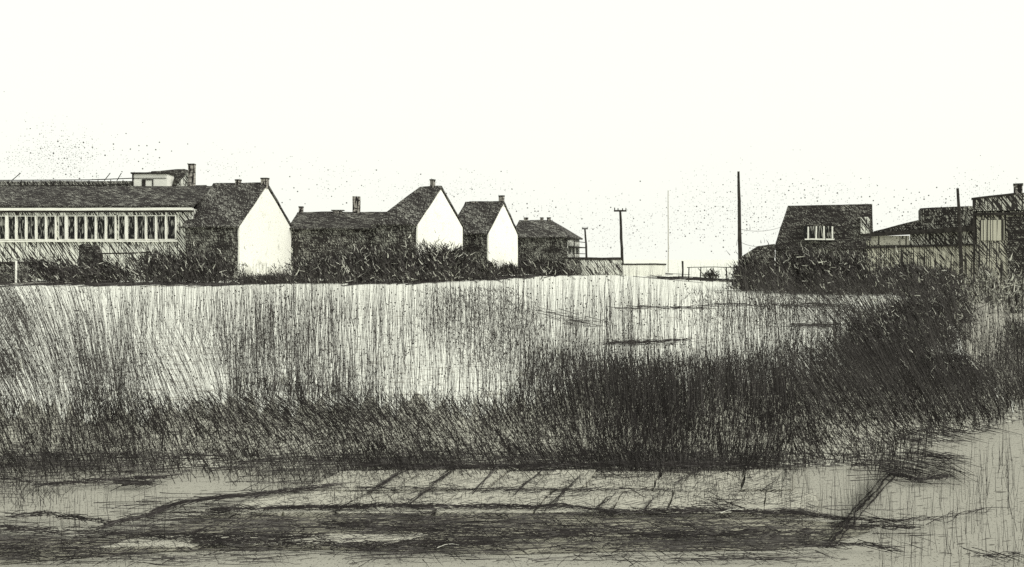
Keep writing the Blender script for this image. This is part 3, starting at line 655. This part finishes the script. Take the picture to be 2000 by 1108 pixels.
# ------------------------------------------------------------------ bushes
def bush(px, py, wpx, hpx, label, n=1500, ang=20, pale=.08, dens=1.0, soft=.38):
    x, y = G(px, py); k = y/F; rx, rz = wpx*.5*k, hpx*k; ry = min(rx*.7, 1.6)
    t = thing('bush', label, 'bush', (x, y, 0), 0, 'bushes around the field')
    n = int(n*3.0*dens)
    lob = [(R.uniform(-.7, .7), R.uniform(-.5, .5), R.uniform(.18, .62), R.uniform(.3, .55)) for _ in range(9)]
    u = R.normal(0, 1, (n, 3)); u /= np.linalg.norm(u, axis=1)[:, None]; u *= (R.uniform(0.05, 1, n)**.45)[:, None]
    li = R.integers(0, 9, n); l = np.array(lob)[li]
    P = np.stack([(l[:, 0]+u[:, 0]*l[:, 3])*rx, (l[:, 1]+u[:, 1]*l[:, 3])*ry, np.clip(l[:, 2]+u[:, 2]*l[:, 3]*.85, .01, 1.05)*rz], 1)
    st = R.uniform(0, 1, n) < .34          # loose growth filling between and beyond the main clumps
    P[st] = np.stack([R.uniform(-1.12, 1.12, n)*rx, R.uniform(-2.2, 1.2, n)*ry, np.abs(R.normal(0, .33, n))*rz+.01], 1)[st]
    L = R.uniform(5, 15, n)*k; a = np.radians(np.where(R.uniform(0, 1, n) < .65, ang+R.normal(0, 14, n), R.uniform(-90, 90, n)))
    T = np.stack([-np.sin(a)*L, R.normal(0, .35, n)*L, np.cos(a)*L], 1)
    B = np.stack([R.normal(0, .08, n)*L, R.normal(0, .08, n)*L, np.zeros(n)], 1)
    yaw = R.uniform(-1, 1, n); side = np.stack([np.cos(a)*np.cos(yaw), np.sin(yaw), np.sin(a)*np.cos(yaw)], 1)
    ribbons('foliage', P, T, B, R.uniform(.9, 2.1, n)*k, side, pick(n, 1-soft-pale, soft), MATS, t, taper=.6, segs=2)
    mb = MB()
    for i in range(4):
        xx = R.uniform(-.5, .5)*rx
        mb.tube([(xx*.4, 0, -.1), (xx*.8, R.uniform(-.2, .2)*ry, rz*.3), (xx*1.2, R.uniform(-.3, .3)*ry, rz*.62)], [.03+.0006*y, .02+.0005*y, .01+.0002*y], 5)
    mb.build('stem', M['wood'], t)
B_ = [
 (120, 552, 170, 52, 'sprawling dark bush between the low shed and the broken pillar', 900, 50),
 (205, 552, 110, 45, 'dark bush against the right foot of the broken pillar', 700, 45),
 (335, 552, 110, 82, 'dark bush at the right end of the window-band building', 1300, 25),
 (410, 553, 120, 62, 'dark bush against the front wall of the first gabled house', 900, 20),
 (525, 554, 110, 18, 'low pale scrub at the foot of the largest white gable', 300, 55),
 (625, 553, 130, 58, 'greyish bush in front of the long low house, nearest its door', 700, 30),
 (735, 553, 150, 85, 'large dark bush below the hipped roof of the second gabled house', 1500, 25),
 (828, 551, 110, 78, 'dark bush covering the lower left of the second white gable', 1200, 35),
 (882, 549, 70, 78, 'leaning bush covering the lower right of the second white gable', 800, -30),
 (932, 547, 80, 40, 'small dark bush between the second and third white gables', 500, 30),
 (985, 541, 70, 22, 'lowest bush at the foot of the narrow white gable', 250, 30),
 (1065, 538, 110, 32, 'low dark bush in front of the far hipped house', 500, 45),
 (1388, 546, 30, 15, 'tiny bush by the broken rail fence', 40, 45),
 (1478, 568, 90, 70, 'dark bush below the low annex beside the tallest pole', 1200, 30),
 (1555, 572, 140, 88, 'large black bush under the small white windows', 2300, 25),
 (1650, 575, 140, 88, 'black bush below the right corner of the steep-roofed house', 2300, 25),
 (1740, 574, 120, 62, 'dark bush in front of the left half of the plank shed', 1400, 30),
 (1815, 582, 110, 68, 'dark bush in front of the plank shed, next to the leaning pole', 1500, 30),
 (1840, 628, 90, 75, 'dark hedge bush on the left verge of the pale lane, just below the leaning pole', 1500, 30),
 (1790, 665, 130, 90, 'big dark hedge bush spreading left of the pale lane', 2000, 35),
 (1725, 700, 140, 85, 'dark hedge bush where the hedge bends into the field', 1800, 35),
 (1850, 745, 120, 70, 'dark hedge bush nearest the bend of the sandy ground', 1300, 40),
 (1975, 545, 70, 90, 'dark bush against the barn doorway at the far right', 700, -25),
 (1925, 592, 90, 74, 'pale loose scrub at the foot of the striped barn wall', 420, 10, .35, .45),
 (1985, 612, 84, 92, 'pale tangled scrub right of the lane below the barn doorway', 420, -15, .35, .45),
 (1992, 680, 60, 62, 'curly bush on the right side of the pale lane', 230, 20, .2, .5),
]
for (px, py, wp, hp, lab, n, ang, *ps) in B_:
    bush(px, py, wp, hp, lab, n, ang, *( [ps[0], 1.0, ps[1]] if ps else []))
